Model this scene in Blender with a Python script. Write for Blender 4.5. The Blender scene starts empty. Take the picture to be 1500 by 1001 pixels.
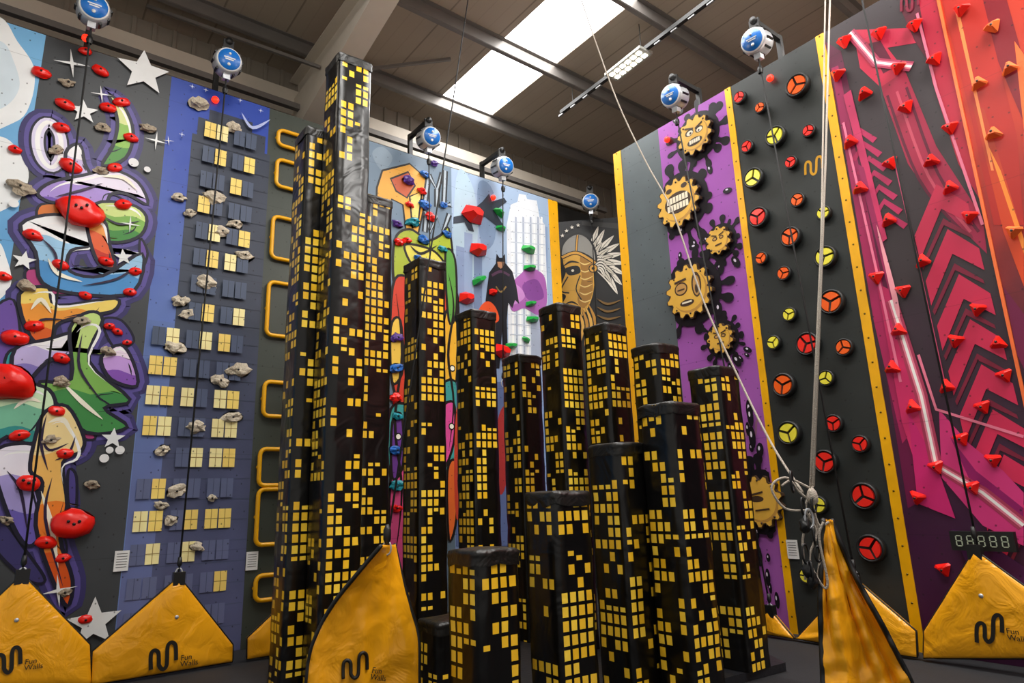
import bpy, math, random
from mathutils import Vector, Matrix, noise
from mathutils.bvhtree import BVHTree
random.seed(7)
# ------------------------------------------------------------------ camera
F=960.0; P=math.radians(13.5); AZ=math.radians(52); RO=math.radians(1.86)
CAM=Vector((0,0,1.75)); Z=Vector((0,0,1))
FH=Vector((math.cos(AZ),math.sin(AZ),0)); R0=Vector((math.sin(AZ),-math.cos(AZ),0))
FW=FH*math.cos(P)+Z*math.sin(P); U0=-FH*math.sin(P)+Z*math.cos(P)
RR=R0*math.cos(RO)-U0*math.sin(RO); UU=U0*math.cos(RO)+R0*math.sin(RO)
cd=bpy.data.cameras.new('camera'); cd.sensor_width=36; cd.lens=F/1500*36; cd.clip_end=200
cam=bpy.data.objects.new('camera',cd); bpy.context.scene.collection.objects.link(cam)
cam.matrix_world=Matrix.Translation(CAM)@Matrix((RR,UU,-FW)).transposed().to_4x4()
bpy.context.scene.camera=cam
# survey helpers: sight line from the photo station -> metric position on a real plane
def ray(x,y): return FW*F+RR*(x-750)-UU*(y-500.5)
def proj(p):
    d=p-CAM; z=d.dot(FW); return 750+F*d.dot(RR)/z, 500.5-F*d.dot(UU)/z, z
def hit(x,y,o,n):
    d=ray(x,y); return CAM+d*((o-CAM).dot(n)/d.dot(n))
def hz(x,y,z): return hit(x,y,Vector((0,0,z)),Z)
def hd(x,y,D):
    d=ray(x,y); return CAM+d*(D/d.dot(FH))
# ------------------------------------------------------------------ materials
def lin(h):
    h=h.lstrip('#'); c=[int(h[i:i+2],16)/255 for i in (0,2,4)]
    return tuple((x/12.92 if x<=.04045 else ((x+.055)/1.055)**2.4) for x in c)+(1,)
MATS={}
def base(name):
    m=bpy.data.materials.new(name); m.use_nodes=True
    nt=m.node_tree; return m,nt,nt.nodes['Principled BSDF']
def N(nt,t,**k):
    n=nt.nodes.new(t)
    for a,b in k.items(): setattr(n,a,b)
    return n
def M(nt,op,a,b=None,c=None):
    n=N(nt,'ShaderNodeMath',operation=op)
    for i,v in enumerate((a,b,c)):
        if v is None: continue
        if isinstance(v,(int,float)): n.inputs[i].default_value=v
        else: nt.links.new(v,n.inputs[i])
    return n.outputs[0]
def mix(nt,f,a,b,bt='MIX'):
    n=N(nt,'ShaderNodeMix',data_type='RGBA',blend_type=bt)
    for s,v in ((n.inputs[0],f),(n.inputs[6],a),(n.inputs[7],b)):
        if isinstance(v,(int,float,tuple)): s.default_value=v
        else: nt.links.new(v,s)
    return n.outputs[2]
def simple(name,h,rough=.5,metal=0,var=.15,bump=0,bscale=20,spec=.5,coat=0,emit=0):
    k=('s',name)
    if k in MATS: return MATS[k]
    m,nt,b=base(name); c=lin(h)
    tc=N(nt,'ShaderNodeTexCoord'); no=N(nt,'ShaderNodeTexNoise'); no.inputs['Scale'].default_value=5; no.inputs['Detail'].default_value=5
    nt.links.new(tc.outputs['Object'],no.inputs['Vector'])
    col=mix(nt,no.outputs[0],tuple(x*(1-var) for x in c[:3])+(1,),tuple(min(1,x*(1+var)) for x in c[:3])+(1,))
    nt.links.new(col,b.inputs['Base Color'])
    b.inputs['Roughness'].default_value=rough; b.inputs['Metallic'].default_value=metal
    b.inputs['Specular IOR Level'].default_value=spec; b.inputs['Coat Weight'].default_value=coat
    if emit:
        b.inputs['Emission Color'].default_value=c; b.inputs['Emission Strength'].default_value=emit
    if bump:
        n2=N(nt,'ShaderNodeTexNoise'); n2.inputs['Scale'].default_value=bscale; n2.inputs['Detail'].default_value=3
        nt.links.new(tc.outputs['Object'],n2.inputs['Vector'])
        bp=N(nt,'ShaderNodeBump'); bp.inputs['Strength'].default_value=bump; bp.inputs['Distance'].default_value=.05
        nt.links.new(n2.outputs[0],bp.inputs['Height']); nt.links.new(bp.outputs[0],b.inputs['Normal'])
    MATS[k]=m; return m
# shared node group: T-nut holes and sheet seams of the plywood climbing walls
g=bpy.data.node_groups.new('tnuts','ShaderNodeTree'); g.interface.new_socket('Fac',in_out='OUTPUT',socket_type='NodeSocketFloat')
go=g.nodes.new('NodeGroupOutput'); ge=g.nodes.new('ShaderNodeNewGeometry'); se=g.nodes.new('ShaderNodeSeparateXYZ')
g.links.new(ge.outputs['Position'],se.inputs[0])
s=M(g,'ADD',M(g,'MULTIPLY',se.outputs[0],1.25),se.outputs[1]); cb=g.nodes.new('ShaderNodeCombineXYZ')
g.links.new(s,cb.inputs[0]); g.links.new(se.outputs[2],cb.inputs[1])
vo=g.nodes.new('ShaderNodeTexVoronoi'); vo.voronoi_dimensions='2D'; vo.inputs['Scale'].default_value=4.2; vo.inputs['Randomness'].default_value=.75
g.links.new(cb.outputs[0],vo.inputs['Vector'])
dots=M(g,'LESS_THAN',vo.outputs['Distance'],.045)
seam=M(g,'MULTIPLY',M(g,'LESS_THAN',M(g,'MODULO',se.outputs[2],1.22),.008),.4)
g.links.new(M(g,'MAXIMUM',dots,seam),go.inputs[0])
def paint(h,h2=None,z0=0,z1=7.7,rough=.42):
    k=('p',h,h2,z0,z1)
    if k in MATS: return MATS[k]
    m,nt,b=base('wall_paint_'+h.strip('#'))
    gg=N(nt,'ShaderNodeGroup'); gg.node_tree=g
    ge=N(nt,'ShaderNodeNewGeometry'); no=N(nt,'ShaderNodeTexNoise'); no.inputs['Scale'].default_value=2.2; no.inputs['Detail'].default_value=6
    nt.links.new(ge.outputs['Position'],no.inputs['Vector'])
    c=lin(h)
    if h2:
        sp=N(nt,'ShaderNodeSeparateXYZ'); nt.links.new(ge.outputs['Position'],sp.inputs[0])
        f=N(nt,'ShaderNodeMapRange'); f.inputs[1].default_value=z0; f.inputs[2].default_value=z1
        zz=M(nt,'ADD',sp.outputs[2],M(nt,'MULTIPLY',M(nt,'SUBTRACT',no.outputs[0],.5),(z1-z0)*.5))
        nt.links.new(zz,f.inputs[0]); col=mix(nt,f.outputs[0],c,lin(h2))
    else:
        col=mix(nt,no.outputs[0],tuple(x*.8 for x in c[:3])+(1,),tuple(min(1,x*1.15) for x in c[:3])+(1,))
    col=mix(nt,M(nt,'MULTIPLY',gg.outputs[0],.6),col,(.01,.01,.01,1))
    nt.links.new(col,b.inputs['Base Color']); b.inputs['Roughness'].default_value=rough; b.inputs['Specular IOR Level'].default_value=.3
    MATS[k]=m; return m
def vinyl(name,h,bs=.35,rough=.32):
    k=('v',name)
    if k in MATS: return MATS[k]
    m,nt,b=base(name); c=lin(h)
    tc=N(nt,'ShaderNodeTexCoord'); no=N(nt,'ShaderNodeTexNoise'); no.inputs['Scale'].default_value=3.5; no.inputs['Detail'].default_value=3; no.inputs['Distortion'].default_value=1.4
    nt.links.new(tc.outputs['Object'],no.inputs['Vector'])
    b.inputs['Roughness'].default_value=rough
    nt.links.new(mix(nt,no.outputs[0],tuple(x*.9 for x in c[:3])+(1,),tuple(min(1,x*1.08) for x in c[:3])+(1,)),b.inputs['Base Color'])
    bp=N(nt,'ShaderNodeBump'); bp.inputs['Strength'].default_value=bs; bp.inputs['Distance'].default_value=.06
    nt.links.new(no.outputs[0],bp.inputs['Height']); nt.links.new(bp.outputs[0],b.inputs['Normal'])
    MATS[k]=m; return m
def towermat():
    m,nt,b=base('window_print_vinyl'); L=nt.links.new
    uv=N(nt,'ShaderNodeUVMap'); sp=N(nt,'ShaderNodeSeparateXYZ'); L(uv.outputs[0],sp.inputs[0])
    fx=M(nt,'FLOOR',sp.outputs[0]); fy=M(nt,'FLOOR',sp.outputs[1]); rx=M(nt,'FRACT',sp.outputs[0]); ry=M(nt,'FRACT',sp.outputs[1])
    def wn(a,b_):
        c=N(nt,'ShaderNodeCombineXYZ'); L(a,c.inputs[0]); L(b_,c.inputs[1]); w=N(nt,'ShaderNodeTexWhiteNoise',noise_dimensions='2D'); L(c.outputs[0],w.inputs['Vector']); return w.outputs['Value']
    w1=wn(fx,fy); w2=wn(M(nt,'FLOOR',M(nt,'MULTIPLY',sp.outputs[0],.5)),M(nt,'FLOOR',M(nt,'MULTIPLY',sp.outputs[1],.4)))
    v=M(nt,'ADD',M(nt,'MULTIPLY',w1,.5),M(nt,'MULTIPLY',w2,.5)); on=M(nt,'LESS_THAN',v,.49)
    ix=M(nt,'LESS_THAN',M(nt,'ABSOLUTE',M(nt,'SUBTRACT',rx,.5)),.35); iy=M(nt,'LESS_THAN',M(nt,'ABSOLUTE',M(nt,'SUBTRACT',ry,.5)),.37)
    f=M(nt,'MULTIPLY',M(nt,'MULTIPLY',ix,iy),on)
    tc=N(nt,'ShaderNodeTexCoord'); no=N(nt,'ShaderNodeTexNoise'); no.inputs['Scale'].default_value=2.6; no.inputs['Detail'].default_value=2; no.inputs['Distortion'].default_value=1.2
    L(tc.outputs['Object'],no.inputs['Vector'])
    yel=mix(nt,w1,lin('#f2bd24'),lin('#ffdb4c')); L(mix(nt,f,lin('#090808'),yel),b.inputs['Base Color'])
    b.inputs['Roughness'].default_value=.28; b.inputs['Specular IOR Level'].default_value=.42
    bp=N(nt,'ShaderNodeBump'); bp.inputs['Strength'].default_value=.4; bp.inputs['Distance'].default_value=.04
    L(no.outputs[0],bp.inputs['Height']); L(bp.outputs[0],b.inputs['Normal']); return m
# ------------------------------------------------------------------ mesh builder
class MB:
    def __init__(s): s.v=[];s.f=[];s.mi=[];s.sm=[];s.m=[];s.uv=[]
    def mid(s,m):
        if m not in s.m: s.m.append(m)
        return s.m.index(m)
    def add(s,vs,fs,m,smooth=False,uvs=None):
        b=len(s.v); s.v+=[tuple(p) for p in vs]; i=s.mid(m)
        for k,f in enumerate(fs):
            s.f.append([b+j for j in f]); s.mi.append(i); s.sm.append(smooth); s.uv.append(uvs[k] if uvs else None)
    def box(s,c,dx,dy,dz,m,ax=None):
        c=Vector(c); X,Y,ZZ=ax or (Vector((1,0,0)),Vector((0,1,0)),Z)
        vs=[c+X*(a*dx/2)+Y*(b*dy/2)+ZZ*(e*dz/2) for a in(-1,1) for b in(-1,1) for e in(-1,1)]
        s.add(vs,[(0,1,3,2),(4,6,7,5),(0,4,5,1),(2,3,7,6),(0,2,6,4),(1,5,7,3)],m)
    def beam(s,p,q,w,h,m,up=Z):
        p=Vector(p);q=Vector(q);X=(q-p).normalized(); Y=up.cross(X).normalized(); s.box((p+q)/2,(q-p).length,w,h,m,(X,Y,X.cross(Y)))
    def tube(s,pts,r,m,n=8,closed=False):
        pts=[Vector(p) for p in pts]; K=len(pts); vs=[];fs=[]; prev=None
        for i,p in enumerate(pts):
            t=(pts[(i+1)%K]-pts[i-1]) if closed else (pts[min(i+1,K-1)]-pts[max(i-1,0)])
            t.normalize()
            a=prev if prev is not None else (Z if abs(t.z)<.9 else Vector((1,0,0)))
            x=(a-t*a.dot(t)).normalized(); y=t.cross(x); prev=x
            rr=r[i] if isinstance(r,(list,tuple)) else r
            vs+=[p+x*(rr*math.cos(2*math.pi*j/n))+y*(rr*math.sin(2*math.pi*j/n)) for j in range(n)]
        for i in range(K if closed else K-1):
            for j in range(n):
                a=i*n+j;b=i*n+(j+1)%n;c=((i+1)%K)*n; fs.append((a,b,c+(j+1)%n,c+j))
        if not closed: fs+=[tuple(range(n))[::-1],tuple((K-1)*n+j for j in range(n))]
        s.add(vs,fs,m,True)
    def lathe(s,c,axis,prof,m,n=20,smooth=True):
        c=Vector(c);a=Vector(axis).normalized(); x=a.orthogonal().normalized(); y=a.cross(x); vs=[];fs=[]
        for (r,h) in prof: vs+=[c+a*h+(x*math.cos(2*math.pi*j/n)+y*math.sin(2*math.pi*j/n))*r for j in range(n)]
        for i in range(len(prof)-1):
            for j in range(n): fs.append((i*n+j,i*n+(j+1)%n,(i+1)*n+(j+1)%n,(i+1)*n+j))
        fs.append(tuple((len(prof)-1)*n+j for j in range(n))); s.add(vs,fs,m,smooth)
    def blob(s,c,rx,ry,rz,m,ax,amp=.25,seed=0,fl=.0,fr=1.6):
        n1,n2=10,16; vs=[];fs=[];X,Y,ZZ=ax;c=Vector(c)
        for i in range(n1+1):
            th=math.pi*i/n1
            for j in range(n2):
                ph=2*math.pi*j/n2; d=Vector((math.sin(th)*math.cos(ph),math.sin(th)*math.sin(ph),math.cos(th)))
                k=1+amp*noise.noise(d*fr+Vector((seed*3.7,seed*1.3,seed)))*2
                h=max(0,d.z)
                vs.append(c+X*(d.x*rx*k)+Y*(d.y*ry*k)+ZZ*(h*rz*k))
        for i in range(n1):
            for j in range(n2): fs.append((i*n2+j,(i+1)*n2+j,(i+1)*n2+(j+1)%n2,i*n2+(j+1)%n2))
        s.add(vs,fs,m,amp<.3)
    def obj(s,name,parent=None):
        me=bpy.data.meshes.new(name); me.from_pydata(s.v,[],s.f)
        for m in s.m: me.materials.append(m)
        if any(u for u in s.uv):
            ul=me.uv_layers.new(name='UVMap')
            for p in me.polygons:
                if s.uv[p.index]:
                    for k,li in enumerate(p.loop_indices): ul.data[li].uv=s.uv[p.index][k]
        for p in me.polygons: p.material_index=s.mi[p.index]; p.use_smooth=s.sm[p.index]
        me.update(); o=bpy.data.objects.new(name,me); bpy.context.scene.collection.objects.link(o)
        if parent: o.parent=parent
        return o
def empty(name,loc=(0,0,0)):
    o=bpy.data.objects.new(name,None); bpy.context.scene.collection.objects.link(o); o.empty_display_size=.1; return o
def smooth(pts,closed=True,k=5):
    out=[];n=len(pts)
    for i in range(n if closed else n-1):
        if closed: p=[pts[(i+j-1)%n] for j in range(4)]
        else: p=[pts[max(0,i-1)],pts[i],pts[i+1],pts[min(n-1,i+2)]]
        for q in range(k):
            t=q/k; out.append(tuple(.5*((2*p[1][a])+(-p[0][a]+p[2][a])*t+(2*p[0][a]-5*p[1][a]+4*p[2][a]-p[3][a])*t*t+(-p[0][a]+3*p[1][a]-3*p[2][a]+p[3][a])*t**3) for a in range(len(pts[0]))))
    if not closed: out.append(pts[-1])
    return out
class Wall:
    def __init__(s,o,u,n): s.o=Vector(o);s.u=Vector(u).normalized();s.n=Vector(n).normalized()
    def uv(s,x,y,off=0):
        p=hit(x,y,s.o+s.n*off,s.n); return ((p-s.o).dot(s.u),p.z)
    def p(s,u,z,off=0): return s.o+s.u*u+Z*z+s.n*off
    def px(s,x,y,off=0): return hit(x,y,s.o+s.n*off,s.n)
    def mpp(s,x,y): return proj(s.px(x,y))[2]/F
    @property
    def ax(s): return (s.u,Z,s.n)
class Art:
    """flat paint shapes on a wall surface (uv metres)"""
    def __init__(s,w): s.w=w;s.mb=MB();s.k=0
    def L(s): s.k+=1; return .002+s.k*.00025
    def raw(s,uv,m,off=None): 
        off=s.L() if off is None else off
        if len(uv)<3: return
        s.mb.add([s.w.p(u,z,off) for u,z in uv],[tuple(range(len(uv)))],m)
    def fill(s,px,h,sm=True,**k):
        uv=[s.w.uv(*q) for q in px]
        if sm: uv=smooth(uv)
        s.raw(uv,paint(h) if isinstance(h,str) else h)
        return uv
    def sline(s,uv,w,m,closed=False,taper=False):
        off=s.L(); n=len(uv);vs=[];fs=[]
        for i in range(n):
            a=uv[i-1] if (closed or i>0) else uv[0]; b=uv[(i+1)%n] if (closed or i<n-1) else uv[-1]
            dx,dz=b[0]-a[0],b[1]-a[1]; l=math.hypot(dx,dz) or 1; ww=w/2
            if taper: ww*=math.sin(math.pi*(i+.15)/(n-.7))
            nx,nz=-dz/l*ww,dx/l*ww
            vs+=[s.w.p(uv[i][0]+nx,uv[i][1]+nz,off),s.w.p(uv[i][0]-nx,uv[i][1]-nz,off)]
        for i in range(n if closed else n-1):
            a=2*i;b=2*((i+1)%n); fs.append((a,a+1,b+1,b))
        s.mb.add(vs,fs,m)
    def stroke(s,px,w,h,closed=False,sm=True,taper=False):
        uv=[s.w.uv(*q) for q in px]
        if sm: uv=smooth(uv,closed)
        s.sline(uv,w,paint(h),closed,taper)
    def circ(s,x,y,r,h,n=20,el=1):
        u,z=s.w.uv(x,y); s.raw([(u+r*math.cos(2*math.pi*i/n),z+el*r*math.sin(2*math.pi*i/n)) for i in range(n)],paint(h))
    def star(s,x,y,r,h,n=5,ir=.42,rot=0):
        u,z=s.w.uv(x,y); s.raw([(u+(r if i%2==0 else r*ir)*math.sin(math.pi*i/n+rot),z+(r if i%2==0 else r*ir)*math.cos(math.pi*i/n+rot)) for i in range(2*n)],paint(h))
    def halo(s,px,w=.14,c='#6a5bb0'): s.sline(smooth([s.w.uv(*q) for q in px],True,4),w,paint(c),True)
    def letter(s,px,cols,ol='#17142a',w=.04,hl=True):
        uv=[s.w.uv(*q) for q in px]; su=smooth(uv,True,4)
        s.raw(su,paint(cols[0]))
        cu=sum(a for a,b in uv)/len(uv); cz=sum(b for a,b in uv)/len(uv)
        zs=[b for a,b in su]; z0,z1=min(zs),max(zs)
        for k,c in enumerate(cols[1:]):   # airbrush fade: clip to progressively higher bands
            mid=z0+(z1-z0)*(k+1)/len(cols)
            band=[(a,max(b,mid+.03*math.sin(a*14))) for a,b in su]
            s.raw([(cu+(a-cu)*.97,b) for a,b in band],paint(c))
        s.sline(su,w,paint(ol),True)
        if hl:
            k=len(su)//3; s.sline([(cu+(a-cu)*.8,cz+(b-cz)*.8) for a,b in su[1:k+1]],w*.8,paint('#ffffff'),False,True)
            s.sline([(cu+(a-cu)*.62,cz+(b-cz)*.62) for a,b in su[k+2:2*k]],w*.5,paint(ol),False,True)
    def rect(s,u0,z0,u1,z1,m): s.raw([(u0,z0),(u1,z0),(u1,z1),(u0,z1)],m)
YB=9.25; XR=8.13; TOPL=7.70; TOPR=7.73
WL=Wall((0,YB,0),(1,0,0),(0,-1,0)); WR=Wall((XR,0,0),(0,-1,0),(-1,0,0))
cA=Vector((9.3,10.0,0)); cB=Vector((10.25,9.05,0)); WC=Wall(cA,(cB-cA),(-1,-1,0))
def panel(w,u0,u1,z0,z1,m,th=.08,name='panel',parent=None):
    mb=MB(); c=w.p((u0+u1)/2,(z0+z1)/2,-th/2); mb.box(c,u1-u0,z1-z0,th,m,w.ax); return mb.obj(name,parent)
def uL(x,y): return WL.uv(x,y)[0]
def uR(x,y): return WR.uv(x,y)[0]
# ------------------------------------------------------------------ room shell
mfloor=simple('rubber_floor','#1b1c20',.75,var=.3,bump=.1,bscale=60)
mb=MB(); mb.box((2,4,-.05),26,18,.1,mfloor); mb.obj('floor')
clad=simple('cladding','#8f867a',.6,var=.08)
mb=MB(); mb.box((2,10.95,4.85),20,.15,9.7,clad)
for i in range(66): mb.box((-7.8+i*.3,10.86,4.85),.06,.03,9.7,clad)
mb.obj('wall_back')
mb=MB(); mb.box((12.05,3,4.85),.15,16,9.7,clad)
for i in range(53): mb.box((11.96,-4.8+i*.3,4.85),.03,.06,9.7,clad)
mb.obj('wall_right')
# roof
ZR=9.6
def roofmat():
    m,nt,b=base('roof_liner_sheet'); ge=N(nt,'ShaderNodeNewGeometry'); sp=N(nt,'ShaderNodeSeparateXYZ'); nt.links.new(ge.outputs['Position'],sp.inputs[0])
    f=M(nt,'FRACT',M(nt,'DIVIDE',sp.outputs[0],1.0)); l=M(nt,'LESS_THAN',f,.03)
    rib=M(nt,'LESS_THAN',M(nt,'FRACT',M(nt,'DIVIDE',sp.outputs[0],.25)),.08)
    c=mix(nt,M(nt,'ADD',M(nt,'MULTIPLY',l,.4),M(nt,'MULTIPLY',rib,.1)),lin('#a89a89'),lin('#453d35')); nt.links.new(c,b.inputs['Base Color']); b.inputs['Roughness'].default_value=.6
    return m
rm=roofmat()
s1=hz(640,148,ZR); s2=hz(712,176,ZR)
sx0,sx1=s1.x,s2.x; sy1=(s1.y+s2.y)/2
SKY=[(sx0,sx1,2.6,sy1),(sx0-5.2,sx1-5.2,-1,5.5),(sx0,sx1,-3.5,1.0),(sx0+4.6,sx1+4.6,-2,2.0)]  # first rooflight is in view; the others are added to light the hall
# roof sheet in strips so that skylights, visible and added, are cut openings
mb=MB(); xs=sorted(set([-8,12.2]+[q for t in SKY for q in t[:2]]))
for i in range(len(xs)-1):
    a,b_=xs[i],xs[i+1]; segs=[(-5,11.0)]
    for t in SKY:
        if abs(t[0]-a)<.01 and abs(t[1]-b_)<.01:
            ns=[]
            for (p,q) in segs:
                if t[2]>p and t[3]<q: ns+=[(p,t[2]),(t[3],q)]
                else: ns.append((p,q))
            segs=ns
    for (p,q) in segs: mb.box(((a+b_)/2,(p+q)/2,ZR+.04),b_-a,q-p,.08,rm)
mb.obj('ceiling')
glow=simple('rooflight_glazing','#ffffff',.4,var=0,emit=9)
for i,t in enumerate(SKY):
    mb=MB(); mb.box(((t[0]+t[1])/2,(t[2]+t[3])/2,ZR+.06),t[1]-t[0],t[3]-t[2],.03,glow); mb.obj('window_%d'%(i+1))  # panels after the first are added glowing surfaces, out of view
steel=simple('galvanised_purlin','#75706c',.45,metal=.2,var=.15); cream=simple('painted_steel','#d3c9ba',.5,var=.06)
def purlin(y,x0=-8,x1=12):
    mb=MB(); zb=ZR-.22
    mb.box(((x0+x1)/2,y,(ZR+zb)/2),x1-x0,.02,.22,steel); mb.box(((x0+x1)/2,y+.04,zb),x1-x0,.08,.015,steel); mb.box(((x0+x1)/2,y-.04,ZR-.008),x1-x0,.08,.015,steel)
    mb.obj('roof_purlin')
y1=hz(715,182,ZR-.2).y; y2=hz(775,92,ZR-.2).y; dy=y1-y2
for k in range(5): purlin(y1-dy*k)
def rafter(mb,x):
    mb.box((x,4.5,ZR-.5),.03,12.6,.55,cream); mb.box((x,4.5,ZR-.78),.36,12.6,.03,cream); mb.box((x,4.5,ZR-.23),.36,12.6,.02,cream)
    vs=[Vector((x+dx,yy,zz)) for dx in(-.18,.18) for yy,zz in((10.8,ZR-.78),(7.0,ZR-.78),(10.8,ZR-1.6))]
    mb.add(vs,[(0,1,2),(3,5,4),(1,4,5,2)],cream)
    mb.box((x,10.7,4.1),.3,.3,8.2,cream)
mb=MB(); rafter(mb,3.6); mb.obj('portal_frame')
mb=MB(); rafter(mb,-3.2); mb.obj('portal_frame')
mb=MB(); mb.beam((1.0,10.3,ZR-.15),(3.4,9.2,ZR-.9),.05,.05,steel); mb.beam((3.8,9.6,ZR-.6),(5.6,8.7,ZR-.1),.05,.05,steel); mb.obj('roof_brace')
mb=MB(); dk=simple('dark_steel','#1b1a19',.5); mb.box((3,10.3,8.0),16,.25,.45,dk); mb.box((3,10.2,8.5),16,.1,.1,steel); mb.box((3,10.5,8.75),16,.05,.5,cream); mb.obj('eaves_beam')
# LED trunking
p=hz(822,165,ZR-.55); q=hz(1040,0,ZR-.55)
mb=MB(); black=simple('black_metal','#121212',.45); led=simple('led_diode','#fff8e6',.4,var=0,emit=14); white=simple('white_plastic','#e2e2e0',.4,var=.05)
mb.beam(p,p+(q-p)*1.5,.07,.07,black)
a=hz(897,113,ZR-.62); b_=hz(944,76,ZR-.62); d=(b_-a); X=d.normalized(); Y=Z.cross(X)
mb.box((a+b_)/2+Z*.02,d.length*1.1,.3,.05,simple('luminaire_body','#9a9a92',.5),(X,Y,Z))
for i in range(6):
    for j in (-1,1): mb.box(a+d*((i+.5)/6)+Y*(j*.065)-Z*.012,d.length/6*.6,.07,.012,led,(X,Y,Z))
for i in range(14): mb.box(p+(q-p)*(i/10)-Z*.05,.12,.04,.03,simple('grey_metal','#8a8a8a',.4,metal=.5),((q-p).normalized(),Z.cross((q-p).normalized()),Z))
for t in (.1,.6,1.2): r_=p+(q-p)*t; mb.beam(r_,Vector((r_.x,r_.y+.001,ZR)),.01,.01,black,Vector((1,0,0)))
mb.obj('led_batten_light')
# ------------------------------------------------------------------ LEFT WALL
uB0=WL.uv(70,35)[0]; uG=(uL(250,95)+uL(165,1000))/2; uS=(uL(395,155)+uL(345,985))/2
uD=uL(535,210); uC=uL(661,250); uE0=uL(803,300); uE=uL(816,300)
yel=simple('yellow_trim','#f0ae00',.4)
screw=simple('screw_head','#6d5200',.4,metal=.5)
def stripe(w,u0,u1,z1,parent,off=.012):
    mb=MB(); mb.box(w.p((u0+u1)/2,z1/2,off/2-.03),u1-u0,z1,off+.06,yel,w.ax)
    for i in range(26): mb.lathe(w.p((u0+u1)/2,.2+i*.3,off),w.n,[(.012,0),(.012,.004)],screw,8)
    mb.obj('yellow_edge_trim',parent)
# blue sky wall
e=empty('sky_mural_climbing_wall'); panel(WL,-6,uB0,0,TOPL,paint('#3f86c0','#78b4e0',2,7),parent=e)
A=Art(WL)
for c in ([(-60,20),(0,25),(25,60),(50,100),(45,150),(20,180),(-60,190)],[(-60,215),(0,200),(30,225),(42,260),(20,300),(-60,320)],[(-80,360),(-10,350),(10,380),(15,420),(-20,450),(-80,450)]):
    A.fill(c,'#eef3f6')
A.fill([(-60,60),(0,60),(20,90),(28,130),(0,160),(-60,160)],'#d5e4ee')
A.mb.obj('cloud_mural',e)
# graffiti wall
e=empty('graffiti_climbing_wall'); panel(WL,uB0,uG,0,TOPL,paint('#414447'),parent=e)
A=Art(WL)
RING=[(58,190),(72,180),(88,200),(88,232),(76,246),(62,235),(55,212)]
LT=[([(96,225),(116,212),(124,240),(132,262),(104,270)],('#9d88d0','#c9bce8','#f6f3ff')),
([(160,140),(182,158),(195,195),(184,232),(150,243),(165,215),(172,185),(168,160)],('#4f8f3c','#8bbd50','#dbe59a')),
([(55,285),(75,268),(120,258),(165,250),(202,268),(216,300),(185,285),(160,288),(150,330),(122,332),(112,292),(80,298)],('#6f4fb0','#a68cd6','#e9e2fa')),
([(138,300),(190,300),(214,318),(206,345),(172,356),(138,345)],('#3f8a3c','#7cb04c','#c9dc86')),
([(30,330),(80,315),(128,330),(138,360),(104,368),(102,398),(150,405),(208,372),(195,428),(120,432),(62,415),(52,370)],('#4a90cc','#9cc9ea','#f4fbff')),
([(128,322),(152,324),(160,358),(168,392),(146,388),(132,356)],('#c8301c','#e8602c','#f8a04a')),
([(28,432),(70,422),(84,448),(168,438),(166,456),(122,464),(84,476),(74,508),(44,494)],('#e0601a','#f09a34','#fbd66a')),
([(22,512),(70,498),(112,488),(116,516),(70,530),(40,560),(20,560)],('#8578c2','#beb2e2','#f4f0ff')),
([(102,482),(130,458),(150,470),(130,530),(190,586),(152,598),(186,626),(126,634),(76,584),(58,560),(104,556)],('#3f8a46','#7db352','#c6e084')),
([(148,524),(176,506),(194,530),(200,566),(162,556)],('#8450b2','#c49ade','#f4e0f7')),
([(-20,575),(30,562),(72,572),(80,606),(48,650),(10,640),(-20,660)],('#2f8f8c','#78bd9c','#d2edc4')),
([(-10,668),(30,650),(58,660),(50,700),(64,770),(40,800),(10,750)],('#6a5cb4','#a79bd8','#eee9fb')),
([(66,604),(98,596),(122,640),(118,662),(92,678),(98,740),(88,790),(106,850),(98,888),(76,848),(52,770),(62,708),(44,690),(52,640)],('#d85412','#ee8228','#f8bd62','#fbdc9c'))]
for w_,c_ in ((.26,'#3a3468'),(.15,'#5c5098')):
    for l in LT: A.halo(l[0],w_,c_)
    A.halo(RING,w_+.12,c_)
A.fill([(60,330),(90,480),(110,560),(90,620),(60,600),(30,560),(20,480),(30,420)],'#3a3468')
# background wedges that fill the gaps between the letters
for P_,c in (([(-20,470),(20,440),(30,520),(10,570),(-20,560)],'#6a4ca0'),([(150,470),(178,470),(196,500),(168,510)],'#4a3f86'),([(60,300),(110,302),(116,320),(60,325)],'#d9772e'),([(40,395),(100,402),(110,430),(50,428)],'#b13a7a'),([(10,520),(30,515),(30,560),(5,565)],'#39a0a8'),([(105,600),(140,640),(118,640)],'#b13a7a'),([(100,690),(112,700),(110,760),(100,740)],'#4a3f86'),([(205,350),(216,372),(206,395)],'#6a4ca0'),([(0,760),(40,810),(66,850),(40,850),(-10,800)],'#3a3468')):
    A.fill(P_,c); A.stroke(P_,.03,'#17142a',True)
A.stroke(RING,.17,'#17142a',True); A.stroke(RING,.12,'#dcd6f2',True); A.stroke(RING,.05,'#ffffff',True)
for l in LT: A.letter(*l)
for pts in ([(60,720),(75,770),(85,840)],[(70,620),(92,615),(106,640)],[(150,260),(180,262),(200,280)],[(70,380),(85,402),(120,414)],[(90,560),(120,590),(150,615)],[(20,600),(40,585),(60,590)],[(45,455),(60,440),(75,460)]):
    A.stroke(pts,.05,'#fff3dc',taper=True)
for pts in ([(76,700),(66,760),(92,860)],[(60,640),(72,660),(100,650)],[(120,420),(170,410),(200,390)],[(80,290),(120,280),(150,270)],[(10,690),(30,720),(40,780)],[(120,490),(116,540),(150,590)],[(150,318),(175,330),(205,325)],[(68,608),(60,650),(70,690)],[(110,640),(100,665),(80,675)],[(60,350),(80,372),(84,400)],[(96,470),(60,470),(50,490)]): A.stroke(pts,.03,'#2a1a3a',taper=True)
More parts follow.
